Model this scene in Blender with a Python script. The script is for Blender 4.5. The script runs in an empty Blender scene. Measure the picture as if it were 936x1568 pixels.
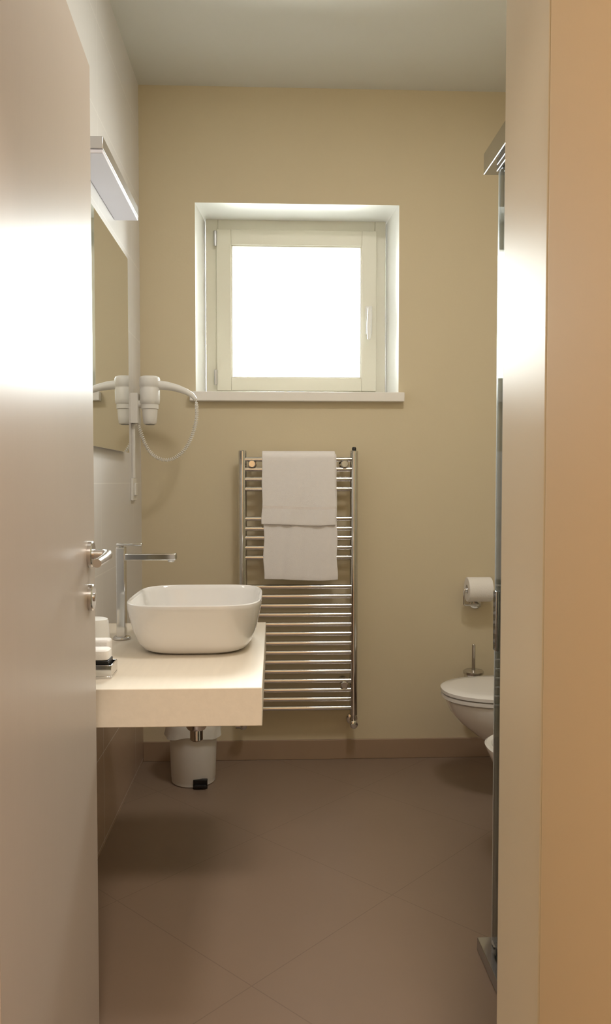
import bpy, bmesh, math
from mathutils import Vector, Matrix
sc = bpy.context.scene
sc.view_settings.view_transform = 'Standard'
sc.view_settings.look = 'None'

# ------------------------------------------------------------ materials
def srgb(r, g, b):
    f = lambda c: (c/255/12.92) if c/255 <= .04045 else ((c/255+.055)/1.055)**2.4
    return (f(r), f(g), f(b), 1)

class NT:
    def __init__(s, mat):
        s.t = mat.node_tree
    def n(s, typ, **kw):
        nd = s.t.nodes.new(typ)
        for k, v in kw.items():
            setattr(nd, k, v)
        return nd
    def l(s, a, b):
        s.t.links.new(a, b)
    def math(s, op, a, b=None, clamp=False):
        nd = s.n('ShaderNodeMath', operation=op, use_clamp=clamp)
        for i, v in enumerate((a, b)):
            if v is None: continue
            if isinstance(v, (int, float)): nd.inputs[i].default_value = v
            else: s.l(v, nd.inputs[i])
        return nd.outputs[0]

def mat(name, col, rough=.5, metal=0, var=.03, nscale=6, bump=0, bscale=200, spec=.5, coat=0, stretch=None, trans=0):
    m = bpy.data.materials.new(name); m.use_nodes = True
    h = NT(m); b = m.node_tree.nodes['Principled BSDF']
    b.inputs['Roughness'].default_value = rough
    b.inputs['Metallic'].default_value = metal
    b.inputs['Specular IOR Level'].default_value = spec
    b.inputs['Coat Weight'].default_value = coat
    b.inputs['Coat Roughness'].default_value = .08
    tc = h.n('ShaderNodeTexCoord')
    vec = tc.outputs['Object']
    if stretch:
        mp = h.n('ShaderNodeMapping'); mp.inputs['Scale'].default_value = stretch
        h.l(vec, mp.inputs[0]); vec = mp.outputs[0]
    nz = h.n('ShaderNodeTexNoise'); nz.inputs['Scale'].default_value = nscale; nz.inputs['Detail'].default_value = 4
    h.l(vec, nz.inputs['Vector'])
    mx = h.n('ShaderNodeMix', data_type='RGBA')
    c = Vector(col[:3])
    mx.inputs['A'].default_value = (*(c*(1-var)), 1)
    mx.inputs['B'].default_value = (*[min(1, x) for x in (c*(1+var))], 1)
    h.l(nz.outputs['Fac'], mx.inputs['Factor'])
    h.l(mx.outputs['Result'], b.inputs['Base Color'])
    if bump:
        n2 = h.n('ShaderNodeTexNoise'); n2.inputs['Scale'].default_value = bscale; n2.inputs['Detail'].default_value = 3
        h.l(vec, n2.inputs['Vector'])
        bp = h.n('ShaderNodeBump'); bp.inputs['Strength'].default_value = bump; bp.inputs['Distance'].default_value = .002
        h.l(n2.outputs['Fac'], bp.inputs['Height']); h.l(bp.outputs[0], b.inputs['Normal'])
    m['out'] = mx.name
    return m

def add_joints(m, axes, jointcol, width, strength=1.0, lower=None):
    """axes: list of ((ax,ay,az), size, offset): thin joint lines where dot(pos,a) = offset + k*size
    lower: (z, colour) - shade under the counter, put into the tile colour below height z"""
    h = NT(m); t = m.node_tree
    b = t.nodes['Principled BSDF']; mx = t.nodes[m['out']]
    geo = h.n('ShaderNodeNewGeometry')
    mask = None
    for a, size, off in axes:
        d = h.n('ShaderNodeVectorMath', operation='DOT_PRODUCT')
        h.l(geo.outputs['Position'], d.inputs[0]); d.inputs[1].default_value = a
        v = h.math('DIVIDE', h.math('SUBTRACT', d.outputs['Value'], off-100*size), size)
        fr = h.math('ABSOLUTE', h.math('SUBTRACT', h.math('FRACT', h.math('ADD', v, .5)), .5))
        ln = h.math('LESS_THAN', fr, width/2/size)
        mask = ln if mask is None else h.math('MAXIMUM', mask, ln)
    base = mx.outputs['Result']
    if lower:
        sp = h.n('ShaderNodeSeparateXYZ'); h.l(geo.outputs['Position'], sp.inputs[0])
        m3 = h.n('ShaderNodeMix', data_type='RGBA')
        h.l(base, m3.inputs['A']); m3.inputs['B'].default_value = lower[1]
        h.l(h.math('LESS_THAN', sp.outputs['Z'], lower[0]), m3.inputs['Factor']); base = m3.outputs['Result']
    m2 = h.n('ShaderNodeMix', data_type='RGBA')
    h.l(base, m2.inputs['A']); m2.inputs['B'].default_value = jointcol
    h.l(h.math('MULTIPLY', mask, strength), m2.inputs['Factor'])
    h.l(m2.outputs['Result'], b.inputs['Base Color'])

M = {}
M['wall'] = mat('wall_paint_beige', srgb(218, 205, 176), .7, var=.025, nscale=2.5, bump=.12, bscale=120)
M['ceil'] = mat('ceiling_paint', srgb(222, 221, 214), .8, var=.01)
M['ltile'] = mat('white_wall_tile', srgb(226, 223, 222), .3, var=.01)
add_joints(M['ltile'], [((0,0,1), .3, 1.215), ((0,1,0), .6, 2.62)], srgb(244,242,240), .003, .8, (.615, srgb(182,158,138)))  # lower wall tinted beige: shade under the counter painted into the tile
M['floor'] = mat('floor_tile_beige', srgb(139, 119, 103), .42, var=.07, nscale=3, bump=.08, bscale=60)
r2 = .70710678
add_joints(M['floor'], [((r2,r2,0), .57, 1.273), ((r2,-r2,0), .57, -1.352)], srgb(102, 86, 74), .003, .45)
M['base'] = mat('skirting_tile', srgb(164, 140, 118), .45, var=.05, nscale=8)
M['hall'] = mat('hall_paint', srgb(208, 187, 152), .7, var=.02)
M['door'] = mat('door_laminate', srgb(192, 180, 170), .35, var=.02, nscale=3, stretch=(8,8,.6), bump=.05, bscale=20, spec=.28)
M['frame'] = mat('door_frame_laminate', srgb(214, 206, 186), .34, var=.01, spec=.45)
M['chrome'] = mat('chrome', (.70,.69,.68,1), .08, 1, var=.01)
M['steel'] = mat('satin_steel', (.62,.6,.58,1), .22, 1, var=.03)
M['alu'] = mat('anodised_aluminium', (.6,.6,.62,1), .3, 1, var=.02)
M['profile'] = mat('shower_profile_metal', (.50,.52,.56,1), .10, 1, var=.02)
M['seal'] = mat('shower_seal_plastic', srgb(196,198,198), .3, var=.01)
M['ceramic'] = mat('white_ceramic', srgb(238, 235, 232), .12, var=.005, coat=.3)
M['plastic'] = mat('white_plastic', srgb(236, 234, 230), .35, var=.005)
M['black'] = mat('black_plastic', srgb(25, 24, 24), .4)
M['pvc'] = mat('window_pvc', srgb(232, 229, 214), .4, var=.005)
M['reveal'] = mat('reveal_white', srgb(250, 250, 246), .7, var=.005)
M['sill'] = mat('sill_stone', srgb(246, 243, 239), .35, var=.015, nscale=20)
M['towel'] = mat('towel_cotton', srgb(250, 246, 246), .95, var=.02, nscale=60, bump=.8, bscale=700)
M['towel_band'] = mat('towel_band', srgb(240, 233, 231), .8, var=.02, nscale=90, bump=.4, bscale=300)
M['wood'] = mat('bleached_oak_laminate', srgb(236, 225, 208), .4, var=.05, nscale=5, stretch=(14, 1.2, 14), bump=.1, bscale=8)
M['paper'] = mat('toilet_paper', srgb(244, 240, 236), .9, var=.02, bump=.3)
M['bag'] = mat('bin_bag', srgb(225, 222, 215), .5, var=.05, nscale=30, bump=.6, bscale=40)
M['grey'] = mat('grey_plastic', srgb(150,148,145), .4)
M['mirror'] = mat('mirror_silver', (.86,.88,.86,1), .01, 1, var=0)
def glass(name, tint, gl):
    m = bpy.data.materials.new(name); m.use_nodes = True
    h = NT(m); t = m.node_tree
    t.nodes.remove(t.nodes['Principled BSDF']); out = t.nodes['Material Output']
    tr = h.n('ShaderNodeBsdfTransparent'); tr.inputs[0].default_value = tint
    g = h.n('ShaderNodeBsdfGlossy'); g.inputs['Roughness'].default_value = .02
    fr = h.n('ShaderNodeFresnel'); fr.inputs[0].default_value = gl
    mx = h.n('ShaderNodeMixShader'); h.l(fr.outputs[0], mx.inputs[0]); h.l(tr.outputs[0], mx.inputs[1]); h.l(g.outputs[0], mx.inputs[2])
    h.l(mx.outputs[0], out.inputs[0]); return m
M['glass'] = glass('clear_glass', (.95,.98,.96,1), 1.45)
M['lamp'] = mat('lamp_diffuser', srgb(232,230,240), .5)

# ------------------------------------------------------------ builder
class B:
    def __init__(s, name):
        s.name = name; s.bm = bmesh.new(); s.mats = []
    def mi(s, m):
        if m not in s.mats: s.mats.append(m)
        return s.mats.index(m)
    def _face(s, vs, k):
        try:
            f = s.bm.faces.new(vs); f.material_index = k; f.smooth = True; return f
        except ValueError: return None
    def box(s, x0, x1, y0, y1, z0, z1, m, mtx=None):
        k = s.mi(m)
        P = [Vector((x, y, z)) for z in (z0, z1) for y in (y0, y1) for x in (x0, x1)]
        if mtx: P = [mtx @ p for p in P]
        v = [s.bm.verts.new(p) for p in P]
        for q in ((0,2,3,1),(4,5,7,6),(0,1,5,4),(2,6,7,3),(0,4,6,2),(1,3,7,5)):
            s._face([v[i] for i in q], k)
    def loft(s, rings, m, cap0=True, cap1=True, closed=True):
        k = s.mi(m)
        R = [[s.bm.verts.new(p) for p in r] for r in rings]
        n = len(R[0])
        for a, b in zip(R, R[1:]):
            for i in range(n if closed else n-1):
                j = (i+1) % n
                s._face([a[i], a[j], b[j], b[i]], k)
        if cap0: s._face(R[0][::-1], k)
        if cap1: s._face(R[-1], k)
    def tube(s, pts, r, m, n=16, caps=True):
        pts = [Vector(p) for p in pts]
        rs = r if isinstance(r, (list, tuple)) else [r]*len(pts)
        d0 = (pts[1]-pts[0]).normalized()
        up = Vector((0,0,1)) if abs(d0.z) < .9 else Vector((1,0,0))
        u = (up - d0*up.dot(d0)).normalized()
        rings = []
        for i, p in enumerate(pts):
            d = (pts[min(i+1, len(pts)-1)] - pts[max(i-1, 0)]).normalized()
            u = (u - d*u.dot(d)).normalized(); w = d.cross(u)
            rings.append([p + (u*math.cos(2*math.pi*j/n) + w*math.sin(2*math.pi*j/n))*rs[i] for j in range(n)])
        s.loft(rings, m, caps, caps)
    def lathe(s, c, axis, prof, m, n=32, caps=True):
        """prof: (radius, height along axis)"""
        a = Vector(axis).normalized(); up = Vector((0,0,1)) if abs(a.z) < .9 else Vector((1,0,0))
        u = (up - a*up.dot(a)).normalized(); w = a.cross(u); c = Vector(c)
        rings = [[c + a*h + (u*math.cos(2*math.pi*j/n)+w*math.sin(2*math.pi*j/n))*max(r, 1e-4) for j in range(n)] for r, h in prof]
        s.loft(rings, m, caps, caps)
    def done(s, bevel=0, seg=2, ang=38, mods=None):
        bmesh.ops.recalc_face_normals(s.bm, faces=s.bm.faces)
        for e in s.bm.edges:
            if len(e.link_faces) == 2:
                e.smooth = e.calc_face_angle(0) < math.radians(ang)
        me = bpy.data.meshes.new(s.name); s.bm.to_mesh(me); s.bm.free()
        for m in s.mats: me.materials.append(m)
        o = bpy.data.objects.new(s.name, me); sc.collection.objects.link(o)
        # origin to bbox centre
        cs = [Vector(b) for b in o.bound_box]; c = sum(cs, Vector())/8
        me.transform(Matrix.Translation(-c)); o.location = c
        if bevel:
            md = o.modifiers.new('bevel', 'BEVEL'); md.width = bevel; md.segments = seg
            md.limit_method = 'ANGLE'; md.angle_limit = math.radians(ang)
        return o

def se_ring(cx, cy, z, a, b, n=4, N=64):
    out = []
    for i in range(N):
        t = 2*math.pi*i/N; c, sn = math.cos(t), math.sin(t)
        out.append(Vector((cx + a*math.copysign(abs(c)**(2/n), c), cy + b*math.copysign(abs(sn)**(2/n), sn), z)))
    return out

# ------------------------------------------------------------ dimensions
XL, XR, YB, YF, ZC = -.572, 1.22, 3.41, 1.0, 2.90
OX0, OX1, OZ = -.37, .294, 2.065      # door opening
YH = .50                             # hall side face of the entry wall

# floor / ceiling
b = B('floor'); b.box(-1.3, 1.5, -1.6, 3.75, -.1, 0, M['floor']); b.done()
b = B('ceiling'); b.box(-1.3, 1.5, -1.6, 3.75, ZC, ZC+.1, M['ceil']); b.done()
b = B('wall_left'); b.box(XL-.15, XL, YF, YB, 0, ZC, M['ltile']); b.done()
b = B('wall_right'); b.box(XR, XR+.15, YF, YB, 0, ZC, M['wall']); b.done()
# back wall with splayed window recess
b = B('wall_back'); k = b.mi(M['wall']); kr = b.mi(M['reveal'])
F0 = [(-.336, 1.59), (.542, 1.59), (.542, 2.412), (-.336, 2.412)]
F1 = [(-.312, 1.59), (.519, 1.59), (.519, 2.426), (-.312, 2.426)]
yo = YB+.36
vo = [b.bm.verts.new((x, YB, z)) for x, z in ((XL-.15, 0), (XR+.15, 0), (XR+.15, ZC), (XL-.15, ZC))]
vi = [b.bm.verts.new((x, YB, z)) for x, z in F0]
wi = [b.bm.verts.new((x, yo, z)) for x, z in F1]
wo = [b.bm.verts.new((x, yo, z)) for x, z in ((XL-.15, 0), (XR+.15, 0), (XR+.15, ZC), (XL-.15, ZC))]
for i in range(4):
    j = (i+1) % 4
    b._face([vo[i], vo[j], vi[j], vi[i]], k)
    b._face([vi[i], vi[j], wi[j], wi[i]], kr)
    b._face([wi[i], wi[j], wo[j], wo[i]], k)
    b._face([wo[i], wo[j], vo[j], vo[i]], k)
b.done()
# entry wall (bathroom door wall) with opening
b = B('wall_front')
b.box(-1.3, OX0-.02, YH, YF, 0, ZC, M['hall'])
b.box(OX1-.004, 1.5, YH, .832, 0, ZC, M['hall']); b.box(OX1+.016, 1.5, .832, YF, 0, ZC, M['hall'])
b.box(OX0-.02, OX1+.016, YH, YF, OZ, ZC, M['hall']); b.done(.006, 3)
b = B('wall_hall_left'); b.box(-1.3, -1.2, -1.5, YH, 0, ZC, M['hall']); b.done()
b = B('wall_hall_right'); b.box(1.4, 1.5, -1.5, YH, 0, ZC, M['hall']); b.done()
b = B('wall_hall_back'); b.box(-1.3, 1.5, -1.6, -1.5, 0, ZC, M['hall']); b.done()

# baseboards
b = B('baseboard_back'); b.box(XL, XR, YB-.010, YB, 0, .086, M['base']); b.done(.002)
b = B('baseboard_right'); b.box(XR-.010, XR, 2.06, YB-.01, 0, .086, M['base']); b.done(.002)

# door frame (trim)
b = B('trim_door_frame')
b.box(OX1, OX1+.020, .842, YF+.004, 0, OZ, M['frame'])
b.box(OX0-.02, OX0, .80, YF+.004, 0, OZ, M['frame'])
b.box(OX0, OX1, .842, YF+.004, OZ-.012, OZ, M['frame'])
b.box(OX1+.020, OX1+.075, YF+.0005, YF+.012, 0, OZ+.06, M['frame'])
b.box(OX0-.08, OX0-.02, YF+.0005, YF+.012, 0, OZ+.06, M['frame'])
b.box(OX0-.08, OX1+.075, YF+.0005, YF+.012, OZ+.0005, OZ+.06, M['frame'])
b.done(.003, 3)

# ------------------------------------------------------------ door leaf (opened ~93 deg)
hx, hy = -.3285, .93
dv = Vector((-.360+.3285, 1.585-.93, 0)); L = dv.length; dn = dv.normalized()
nx = Vector((dn.y, -dn.x, 0))          # visible side (+X)
DM = Matrix(((dn.x, nx.x, 0, hx), (dn.y, nx.y, 0, hy), (0, 0, 1, 0), (0, 0, 0, 1)))  # local x along leaf, y = out of the visible face
door = bpy.data.objects.new('door_1', None); sc.collection.objects.link(door)
b = B('leaf'); b.box(0, L, -.04, 0, .008, 2.035, M['door'], DM); leaf = b.done(.002)
b = B('handle_set')
T = lambda x, y, z: DM @ Vector((x, y, z))
hxp = L-.062; hz = 1.080
ax = (nx.x, nx.y, 0)
b.lathe(T(hxp, 0, hz), ax, [(.026, 0), (.026, .007), (.024, .009), (.010, .009), (.0095, .028)], M['steel'])
b.tube([T(hxp, .024, hz), T(hxp, .031, hz), T(hxp-.006, .036, hz), T(hxp-.02, .038, hz-.001), T(hxp-.06, .038, hz-.003), T(hxp-.12, .036, hz-.005)],
       [.0095, .0100, .0100, .0095, .0085, .008], M['steel'])
b.lathe(T(hxp, 0, hz-.083), ax, [(.026, 0), (.026, .007), (.024, .009), (.008, .009), (.008, .011), (.006,.012)], M['steel'])
for zz in (hz,):
    b.lathe(T(hxp, -.04, zz), (-nx.x, -nx.y, 0), [(.026, 0), (.026, .007), (.010, .009), (.0095, .045)], M['steel'])
    b.tube([T(hxp, -.085, zz), T(hxp-.02, -.092, zz), T(hxp-.12, -.09, zz)], .009, M['steel'])
hs = b.done()
for o in (leaf, hs): o.parent = door

# ------------------------------------------------------------ window
b = B('window_1')
yf = 3.655
fx0, fx1, fz0, fz1 = -.311, .518, 1.606, 2.424
def rect_frame(b, x0, x1, z0, z1, w, y0, y1, m):
    wl, wr, wb, wt = w
    b.box(x0, x0+wl, y0, y1, z0, z1, m); b.box(x1-wr, x1, y0, y1, z0, z1, m)
    b.box(x0+wl, x1-wr, y0, y1, z0, z0+wb, m); b.box(x0+wl, x1-wr, y0, y1, z1-wt, z1, m)
rect_frame(b, fx0, fx1, fz0, fz1, (.055, .050, .045, .055), yf, yf+.07, M['pvc'])
# sash stands proud of the frame
sx0, sx1, sz0, sz1 = -.261, .474, 1.640, 2.374
rect_frame(b, sx0, sx1, sz0, sz1, (.066, .068, .060, .070), yf-.018, yf+.055, M['pvc'])
rect_frame(b, sx0+.060, sx1-.062, sz0+.054, sz1-.064, (.012,)*4, yf-.010, yf+.045, M['pvc'])
b.box(sx0+.066, sx1-.068, yf+.018, yf+.024, sz0+.06, sz1-.07, M['glass'])
for z in (2.33, 1.70):
    b.tube([(-.266, yf-.022, z-.035), (-.266, yf-.022, z+.035)], .007, M['alu'])
# handle
hxw = .438
b.box(hxw-.015, hxw+.015, yf-.028, yf-.018, 1.90, 2.03, M['plastic'])
b.tube([(hxw, yf-.028, 2.00), (hxw, yf-.055, 2.00)], .010, M['plastic'])
b.tube([(hxw, yf-.058, 2.015), (hxw, yf-.062, 1.985), (hxw-.004, yf-.066, 1.93), (hxw-.004, yf-.062, 1.87)], [.009, .0115, .011, .008], M['plastic'])
b.done(.003)
b = B('window_sill'); b.box(-.359, .563, 3.372, 3.70, 1.566, 1.606, M['sill']); b.done(.003)

# ------------------------------------------------------------ mirror + light
b = B('wall_mirror')
b.box(XL, XL+.018, 2.12, 3.005, 1.335, 2.055, M['alu'])
b.box(XL+.018, XL+.0225, 2.115, 3.01, 1.33, 2.06, M['mirror'])
b.done(.0008)
b = B('mirror_lamp')
b.box(XL, XL+.085, 2.30, 2.885, 2.172, 2.208, M['alu'])
b.box(XL+.001, XL+.084, 2.302, 2.883, 2.160, 2.1715, M['lamp'])
b.done(.002)

# ------------------------------------------------------------ vanity counter
b = B('vanity_counter')
b.box(XL, -.027, 1.74, 2.56, .673, .760, M['wood'])
for y in (1.86, 2.46):
    b.box(XL, XL+.008, y-.02, y+.02, .50, .673, M['steel']); b.box(XL, -.20, y-.02, y+.02, .665, .673, M['steel'])
b.done(.002)

b = B('vessel_basin')
cx, cy, z0 = -.2175, 2.235, .760
prof = [(.60,.000,3.2),(.72,.0015,3.4),(.80,.010,3.6),(.865,.028,3.8),(.925,.060,4),(.975,.100,4),(.998,.126,4.2),(1.0,.133,4.2),(.994,.138,4.2),(.978,.140,4.2),(.962,.137,4.2),
        (.945,.124,4),(.91,.085,4),(.85,.045,3.6),(.72,.026,3.2),(.45,.019,2.6),(.12,.016,2)]
b.loft([se_ring(cx, cy, z0+h, .183*s, .213*s, n, 80) for s, h, n in prof], M['ceramic'])
b.lathe((cx, cy, z0+.0165), (0,0,1), [(.032,0),(.032,.004),(.028,.006),(.004,.006)], M['chrome'])
b.done()

# faucet
b = B('basin_faucet')
fx, fy = -.446, 2.30
b.lathe((fx, fy, .76), (0,0,1), [(.026,0),(.026,.006),(.023,.008)], M['chrome'])
b.box(fx-.013, fx+.013, fy-.015, fy+.015, .766, 1.030, M['chrome'])
b.box(fx+.012, fx+.160, fy-.016, fy+.016, .992, 1.011, M['chrome'])
b.box(fx-.013, fx+.062, fy-.012, fy+.012, 1.034, 1.041, M['chrome'])
b.lathe((fx, fy, 1.029), (0,0,1), [(.008,0),(.008,.006)], M['chrome'])
b.lathe((fx+.145, fy, .992), (0,0,-1), [(.010,0),(.010,.006),(.007,.006)], M['chrome'])
b.done(.0025)

# bottle trap
b = B('basin_drain_trap')
tx, ty = -.2235, 2.235
b.tube([(tx,ty,.672),(tx,ty,.58)], .017, M['chrome'], 24)
b.lathe((tx,ty,.672),(0,0,-1),[(.032,0),(.032,.008),(.02,.012)], M['chrome'])
b.lathe((tx,ty,.60),(0,0,-1),[(.022,0),(.030,.004),(.030,.08),(.025,.088),(.0185,.09),(.0185,.118),(.014,.122)], M['chrome'])
b.tube([(tx-.02,ty,.565),(XL+.004,ty,.565)], .016, M['chrome'], 24)
b.lathe((XL,ty,.565),(1,0,0),[(.035,0),(.033,.006),(.018,.012)], M['chrome'])
b.done()

# soap dish & amenities on counter
b = B('soap_dish')
b.box(-.458, -.380, 1.83, 1.90, .760, .766, M['chrome'])
b.box(-.458,-.380,1.83,1.833,.766,.792,M['chrome']); b.box(-.458,-.380,1.897,1.90,.766,.792,M['chrome'])
b.box(-.458,-.455,1.833,1.897,.766,.792,M['chrome']); b.box(-.383,-.380,1.833,1.897,.766,.792,M['chrome'])
b.box(-.451,-.389,1.838,1.892,.767,.800,M['black'])
b.done(.001)
b = B('soap_packet'); b.loft([se_ring(-.420,1.865,.8005,.028,.022,5,32), se_ring(-.420,1.865,.802,.030,.024,5,32), se_ring(-.420,1.865,.822,.030,.024,5,32), se_ring(-.420,1.865,.825,.026,.020,5,32)], M['paper']); b.done()
b = B('tumbler')
b.lathe((-.462, 2.045, .76), (0,0,1), [(.036,0),(.0365,.003),(.031,.098),(.029,.104),(.02,.107),(.001,.107)], M['plastic'], 40); b.done()
b = B('tissue_pack')
b.box(-.455,-.407,1.935,1.975,.760,.830,M['paper']); b.done(.006,3)

# ------------------------------------------------------------ towel radiator
b = B('towel_radiator')
ry = 3.335
xl, xr = -.133, .341
ch = M['chrome']
for x in (xl, xr):
    b.lathe((x, ry, .215), (0,0,1), [(.010,0),(.0175,.002),(.0175,1.135),(.015,1.138)], ch, 32)
zz = lambda v: 1.352-(v-690)*.0028
for v in [703,718,733,748, 793,808,822,837,852, 897,911.5,926,940,954.5,969,983.5,998,1012.5,1027,1041.5,1056,1070,1084]:
    b.tube([(xl, ry-.004, zz(v)), (xr, ry-.004, zz(v))], .0105, ch, 20, False)
for x in (-.093, .300):
    for v in (710, 1048):
        b.tube([(x, YB-.001, zz(v)), (x, ry+.0, zz(v))], .009, ch)
        b.lathe((x, ry-.022, zz(v)), (0,1,0), [(.013,0),(.016,.003),(.016,.03)], ch, 24)
        b.lathe((x, YB-.001, zz(v)), (0,-1,0), [(.02,0),(.018,.006)], ch, 24)
b.lathe((xr, ry, 1.352), (0,0,1), [(.009,0),(.009,.012),(.006,.016)], M['black'], 20)
for x in (xl, xr):
    b.tube([(x, ry, .215), (x, ry, .178)], .011, ch)
    b.tube([(x, ry, .178), (x, YB-.012, .178)], .011, ch)
    b.lathe((x, YB-.001, .178), (0,-1,0), [(.026,0),(.024,.008),(.012,.012)], ch, 24)
    b.lathe((x, ry+.014, .178), (0,-1,0), [(.014,0),(.017,.003),(.017,.034),(.013,.037)], ch, 24)
    b.lathe((x-.012, ry-.012, .178), (-1,0,0) if x<0 else (1,0,0), [(.012,0),(.012,.02)], ch, 24)
b.done()

# towels : folded cloth hanging over the bar
def towel(name, x0, x1, ztop, zfront, zback, r, yc, band):
    b = B(name); k = b.mi(M['towel']); k2 = b.mi(M['towel_band'])
    path = []
    n1 = 26
    for i in range(n1): path.append((yc-r, zfront+(ztop-zfront)*i/(n1-1), 1-i/(n1-1)))
    for i in range(1, 12):
        a = math.pi*i/12; path.append((yc-r*math.cos(a), ztop+r*math.sin(a), 0))
    for i in range(16): path.append((yc+r, ztop-(ztop-zback)*i/15, 0))
    NX = 36; grid = []
    for (y, z, t) in path:
        row = []
        for j in range(NX+1):
            s = j/NX
            w = t*(.0035*math.sin(s*9+1)+.002*math.sin(s*21+t*4))
            sag = -.004*t*math.sin(s*math.pi)+ .003*t*math.sin(s*5+.5)
            ex = .003*t*math.sin(z*40)
            row.append(b.bm.verts.new((x0+(x1-x0)*s+ex+t*.006*(s-.2), y-abs(w)*1.2*(1 if y < yc else 0), z+sag)))
        grid.append(row)
    for i in range(len(grid)-1):
        for j in range(NX):
            f = b._face([grid[i][j], grid[i][j+1], grid[i+1][j+1], grid[i+1][j]], k)
            zc = path[i][1]
            if path[i][0] < yc and band[0] < zc-zfront < band[1]: f.material_index = k2
    o = b.done(ang=80)
    sd = o.modifiers.new('thick', 'SOLIDIFY'); sd.thickness = .007; sd.offset = 0
    bv = o.modifiers.new('bv', 'BEVEL'); bv.width = .003; bv.segments = 3; bv.limit_method = 'ANGLE'; bv.angle_limit = math.radians(50)
    return o
towel('bath_towel', -.043, .264, 1.318, .806, 1.15, .018, ry-.004, (.085, .10))
towel('hand_towel', -.050, .258, 1.320, 1.040, 1.17, .027, ry-.004, (.06, .075))

# ------------------------------------------------------------ hair dryer on left wall
b = B('wall_hair_dryer')
P = M['plastic']; hyd = 3.20
b.box(XL, XL+.028, hyd-.035, hyd+.035, 1.455, 1.575, P)
b.tube([(XL+.02, hyd, 1.535), (-.51, hyd, 1.535)], .016, P)
b.lathe((-.500, hyd, 1.452), (0,0,1), [(.022,0),(.026,.004),(.029,.03),(.031,.06),(.0345,.062),(.0345,.080),(.0385,.083),(.0400,.10),(.0405,.14),(.039,.143),(.039,.150),(.041,.152),(.041,.182),(.038,.190),(.030,.193),(.002,.193)], P, 40)
b.lathe((-.500, hyd, 1.450), (0,0,1), [(.019,0),(.015,.003),(.003,.003)], M['grey'], 30)
hp = [(-.475,1.612),(-.43,1.607),(-.39,1.598),(-.355,1.585),(-.33,1.570),(-.316,1.552)]
b.tube([(x, hyd, z) for x, z in hp], [.019,.017,.0145,.0125,.0105,.008], P, 20)
# coil
ctrl = [(-.315,1.550),(-.312,1.49),(-.325,1.425),(-.355,1.360),(-.40,1.318),(-.45,1.310),(-.495,1.335),(-.525,1.385),(-.548,1.455)]
def catmull(P, n=14):
    P = [Vector((p[0], 0, p[1])) for p in P]; Q = [2*P[0]-P[1]]+P+[2*P[-1]-P[-2]]; out = []
    for i in range(1, len(Q)-2):
        for k in range(n):
            t = k/n; a, b_, c, d = Q[i-1:i+3]
            out.append(.5*((2*b_)+(c-a)*t+(2*a-5*b_+4*c-d)*t*t+(3*b_-a-3*c+d)*t**3))
    out.append(Q[-2]); return out
C = catmull(ctrl)
Ls = [0]
for a, c in zip(C, C[1:]): Ls.append(Ls[-1]+(c-a).length)
def at(s):
    for i in range(len(Ls)-1):
        if s <= Ls[i+1]:
            t = (s-Ls[i])/max(1e-9, Ls[i+1]-Ls[i]); return C[i].lerp(C[i+1], t), (C[i+1]-C[i]).normalized()
    return C[-1], (C[-1]-C[-2]).normalized()
turns = 62; N = turns*10; hel = []
for i in range(N+1):
    p, d = at(Ls[-1]*i/N); w = Vector((0,1,0)); u = w.cross(d); a = 2*math.pi*turns*i/N
    R = .0062*min(1, i/20, (N-i)/20)
    hel.append(Vector((p.x, hyd, p.z)) + (u*math.cos(a)+w*math.sin(a))*R)
b.tube(hel, .0018, P, 6)
b.done(.002, ang=50)
b = B('dryer_power_socket')
b.box(XL, XL+.010, hyd-.045, hyd+.035, 1.145, 1.235, P); b.box(XL+.010, XL+.018, hyd-.025, hyd+.018, 1.165, 1.215, M['plastic'])
b.box(XL, XL+.012, hyd-.010, hyd+.006, 1.235, 1.454, P); b.done(.002)

# ------------------------------------------------------------ pedal bin
b = B('pedal_bin')
bx, by = -.331, 3.18
b.lathe((bx, by, 0), (0,0,1), [(.080,0),(.088,.003),(.089,.02),(.090,.022),(.098,.255),(.098,.262)], P, 48)
b.lathe((bx, by, .262), (0,0,1), [(.103,0),(.104,.01),(.096,.022),(.06,.032),(.001,.036)], P, 48)
b.box(bx+.012, bx+.060, by-.108, by-.080, .008, .018, M['black'])
b.box(bx+.008, bx+.064, by-.094, by-.078, .0, .036, M['black'])
rings = []
for i, (r, z) in enumerate([(.1005,.262),(.106,.25),(.108,.235),(.111,.215),(.114,.200)]):
    rings.append([Vector((bx+(r+.004*math.sin(t*11+i)*i/4)*math.cos(t), by+(r+.004*math.sin(t*7+i)*i/4)*math.sin(t), z+.010*math.sin(t*3)*i/4)) for t in [2*math.pi*j/72 for j in range(72)]])
b.loft(rings, M['bag'], False, False)
b.done(.0015)

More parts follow.
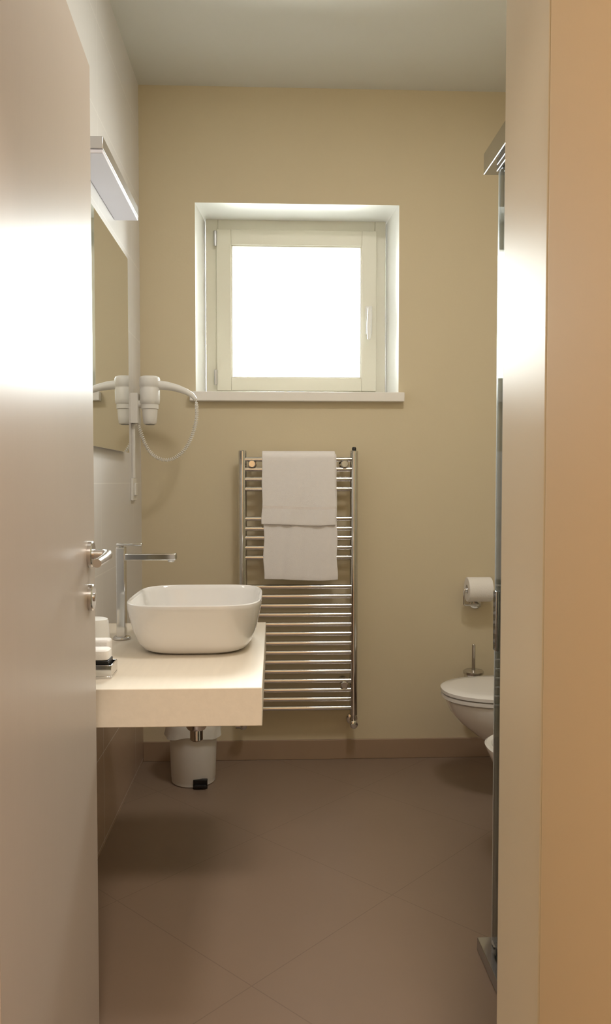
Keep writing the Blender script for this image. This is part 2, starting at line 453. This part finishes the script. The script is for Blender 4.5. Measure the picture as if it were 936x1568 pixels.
# ------------------------------------------------------------ toilet & bidet
def dring(yc, z, Lx, hw, N=40, back=XR):
    """D-shaped outline sticking out of the right wall toward -X"""
    pts = []
    re = min(Lx-.02, hw*1.55); xs = back-(Lx-re)
    pts.append(Vector((back, yc+hw, z)))
    pts.append(Vector(((back+xs)/2, yc+hw, z)))
    for i in range(N+1):
        t = math.pi/2 + math.pi*i/N
        c, s_ = math.cos(t), math.sin(t); n = 2.3
        pts.append(Vector((xs + re*math.copysign(abs(c)**(2/n), c), yc + hw*math.copysign(abs(s_)**(2/n), s_), z)))
    pts.append(Vector(((back+xs)/2, yc-hw, z)))
    pts.append(Vector((back, yc-hw, z)))
    return pts
def bowl_rings(yc, ztop, Lx):
    pr = [(.10,.20,.095),(.115,.235,.110),(.15,.285,.125),(.20,.355,.142),(.25,.425,.156),(.30,.483,.168),(.345,.52,.175),(.385,.537,.178)]
    return [dring(yc, z*ztop/.40, l*Lx/.55, w) for z, l, w in pr] + [dring(yc, ztop-.004, Lx*.982, .178), dring(yc, ztop, Lx*.97, .174)]
b = B('wall_hung_toilet')
yt = 2.99; TB = XR-.02; tz = -.012
b.loft(bowl_rings(yt, .383, .565), M['ceramic'])
b.loft([dring(yt, .398+tz, .542, .176, back=TB), dring(yt, .400+tz, .549, .181, back=TB), dring(yt, .412+tz, .549, .181, back=TB), dring(yt,.414+tz,.542,.176, back=TB)], M['ceramic'])
b.loft([dring(yt, .417+tz, .543, .178, back=TB), dring(yt, .419+tz, .551, .183, back=TB), dring(yt, .431+tz, .551, .183, back=TB), dring(yt,.436+tz,.542,.176, back=TB), dring(yt,.439+tz,.48,.14, back=XR-.05), dring(yt,.440+tz,.40,.08, back=XR-.09)], M['ceramic'])
for dy in (-.075, .075):
    b.tube([(XR-.055, yt+dy-.02, .440+tz), (XR-.055, yt+dy+.02, .440+tz)], .009, M['chrome'])
b.done()
b = B('flush_plate'); b.box(XR-.010, XR, yt-.12, yt+.12, .95, 1.11, P)
b.box(XR-.014, XR-.010, yt-.105, yt+.02, .965, 1.095, P); b.box(XR-.014, XR-.010, yt+.026, yt+.105, .965, 1.095, P); b.done(.003)
b = B('wall_hung_bidet')
yb = 2.42; bz = -.018
rr = bowl_rings(yb, .405+bz, .560)
b.loft(rr, M['ceramic'], True, False)
top = rr[-1]
b.loft([top, dring(yb,.403+bz,.50,.150, back=XR-.03)], M['ceramic'], False, False)
inr = [dring(yb,.403+bz,.50,.150, back=XR-.03), dring(yb,.385+bz,.46,.138, back=XR-.05), dring(yb,.33+bz,.42,.118, back=XR-.08), dring(yb,.29+bz,.36,.085, back=XR-.12), dring(yb,.28+bz,.26,.03, back=XR-.18)]
b.loft(inr, M['ceramic'], False, True)
b.lathe((XR-.06, yb, .405+bz), (0,0,1), [(.024,0),(.022,.004),(.020,.075),(.016,.08)], M['chrome'])
b.tube([(XR-.06, yb, .455+bz), (XR-.11, yb, .47+bz), (XR-.165, yb, .462+bz), (XR-.175, yb, .45+bz)], [.012,.011,.010,.010], M['chrome'])
b.box(XR-.12, XR-.045, yb-.008, yb+.008, .487+bz, .495+bz, M['chrome'])
b.done()

# toilet paper holder
b = B('toilet_paper_holder')
px, pz = .885, .755
b.lathe((px, YB, pz-.068), (0,-1,0), [(.026,0),(.026,.008),(.022,.010),(.009,.010),(.009,.07)], M['chrome'])
b.tube([(px, YB-.066, pz-.068), (px-.062, YB-.066, pz-.068), (px-.064, YB-.066, pz-.064), (px-.064, YB-.066, pz-.004), (px-.060, YB-.066, pz), (px+.06, YB-.066, pz)], .005, M['chrome'], 12)
R = .053
b.lathe((px-.052, YB-.066, pz), (1,0,0), [(.020,0),(R-.002,0),(R,.002),(R,.102),(R-.002,.104),(.020,.104)], M['paper'], 48, False)
b.lathe((px-.052, YB-.066, pz), (1,0,0), [(.020,0),(.020,.104)], M['paper'], 32, False)
b.done()
# wall-mounted toilet brush
b = B('toilet_brush')
tx, ty = .865, 3.345
b.lathe((tx, ty, .235), (0,0,1), [(.030,0),(.038,.003),(.040,.02),(.040,.150),(.038,.153)], M['chrome'], 36)
b.lathe((tx, ty, .388), (0,0,1), [(.044,0),(.045,.003),(.045,.010),(.040,.014),(.008,.017),(.0075,.125),(.005,.128)], M['steel'], 36)
b.box(tx-.015, tx+.015, ty+.035, YB, .28, .32, M['chrome'])
b.done()

# ------------------------------------------------------------ shower enclosure
b = B('shower_enclosure')
sx, sy, y0s = .527, 1.98, YF+.014
xe = XR-.002
al, g = M['profile'], M['glass']
for (z0, z1) in ((.001, .034), (1.990, 2.043)):
    b.box(sx, sx+.045, y0s, sy, z0, z1, al)
    b.box(sx+.045, xe, sy-.045, sy, z0, z1, al)
# inner tracks below / above the rails
b.box(sx+.016, sx+.024, y0s+.03, sy-.06, 1.975, 1.990, al); b.box(sx+.060, .94, sy-.026, sy-.020, 1.975, 1.990, al)
b.box(sx+.005, sx+.040, y0s, y0s+.03, .034, 1.990, al)
b.box(xe-.03, xe, sy-.040, sy-.005, .034, 1.990, al)
# fixed panels + sliding doors
b.box(sx+.010, sx+.016, y0s+.03, 1.50, .034, 1.985, g)
b.box(sx+.028, sx+.034, 1.46, sy-.040, .05, 1.98, g)
b.box(.90, xe-.03, sy-.016, sy-.010, .034, 1.985, g)
b.box(sx+.034, .94, sy-.034, sy-.028, .05, 1.98, g)
# corner meeting stiles
b.box(sx+.029, sx+.036, sy-.052, sy-.030, .036, 1.984, M['seal'])
b.box(sx+.038, sx+.046, sy-.048, sy-.024, .036, 1.984, al)
b.box(sx+.048, sx+.060, sy-.040, sy-.020, .036, 1.984, M['seal'])
for z in (1.955, .065):
    for y in (1.50, 1.90):
        b.lathe((sx+.034, y, z), (1,0,0), [(.016,0),(.016,.012),(.008,.016)], al, 24)
b.box(sx+.020, sx+.028, sy-.075, sy-.050, .80, .95, al)
b.done(.002)
b = B('shower_tray')
b.box(sx+.046, xe, y0s, sy-.047, 0, .030, M['ceramic']); b.done(.004)

# ------------------------------------------------------------ unseen ceiling lamp bodies
b = B('unseen_lamp_body'); b.lathe((.50, 1.75, ZC), (0,0,-1), [(.22,0),(.22,.03),(.205,.04),(.205,.036),(.001,.036)], M['plastic'], 48); b.done()  # made-up body for the bathroom fill light, out of view
b = B('unseen_lamp_body'); b.lathe((.1, -.4, ZC), (0,0,-1), [(.22,0),(.22,.03),(.205,.04),(.205,.036),(.001,.036)], M['plastic'], 48); b.done()

# ------------------------------------------------------------ world & lights
w = bpy.data.worlds.new('sky'); sc.world = w; w.use_nodes = True
nt = w.node_tree; bg = nt.nodes['Background']
tc = nt.nodes.new('ShaderNodeTexCoord'); sp = nt.nodes.new('ShaderNodeSeparateXYZ'); cr = nt.nodes.new('ShaderNodeValToRGB')
nt.links.new(tc.outputs['Generated'], sp.inputs[0]); nt.links.new(sp.outputs['Z'], cr.inputs[0])
cr.color_ramp.elements[0].position = 0; cr.color_ramp.elements[0].color = (.68,.67,.65,1)
cr.color_ramp.elements[1].position = .06; cr.color_ramp.elements[1].color = (.97,.98,1,1)
nt.links.new(cr.outputs[0], bg.inputs[0]); bg.inputs[1].default_value = 40

def area(name, loc, rot, sx_, sy_, power, col, portal=False, disk=False):
    l = bpy.data.lights.new(name, 'AREA'); l.shape = 'DISK' if disk else 'RECTANGLE'; l.size = sx_; l.size_y = sy_; l.energy = power; l.color = col
    if portal: l.cycles.is_portal = True
    o = bpy.data.objects.new(name, l); o.location = loc; o.rotation_euler = rot; sc.collection.objects.link(o); return o
area('window_portal', (.105, 3.74, 2.0), (math.radians(-90),0,0), .8, .8, 10, (1,1,1), True)
area('hall_ceiling_light', (.1, -.4, 2.855), (0,0,0), .4, .4, 62, (1,.88,.76), disk=True)
area('bathroom_fill_light', (.50, 1.75, 2.855), (0,0,0), .4, .4, 16, (1,.95,.90), disk=True)  # fill added out of view to brighten the bathroom

cam = bpy.data.cameras.new('camera'); co = bpy.data.objects.new('camera', cam); sc.collection.objects.link(co)
co.location = (0, 0, 1.22); co.rotation_euler = (math.radians(90-2.2), 0, math.radians(-2.3))
cam.sensor_fit = 'VERTICAL'; cam.sensor_height = 24; cam.lens = 1200/1568*24; cam.clip_start = .02
sc.camera = co
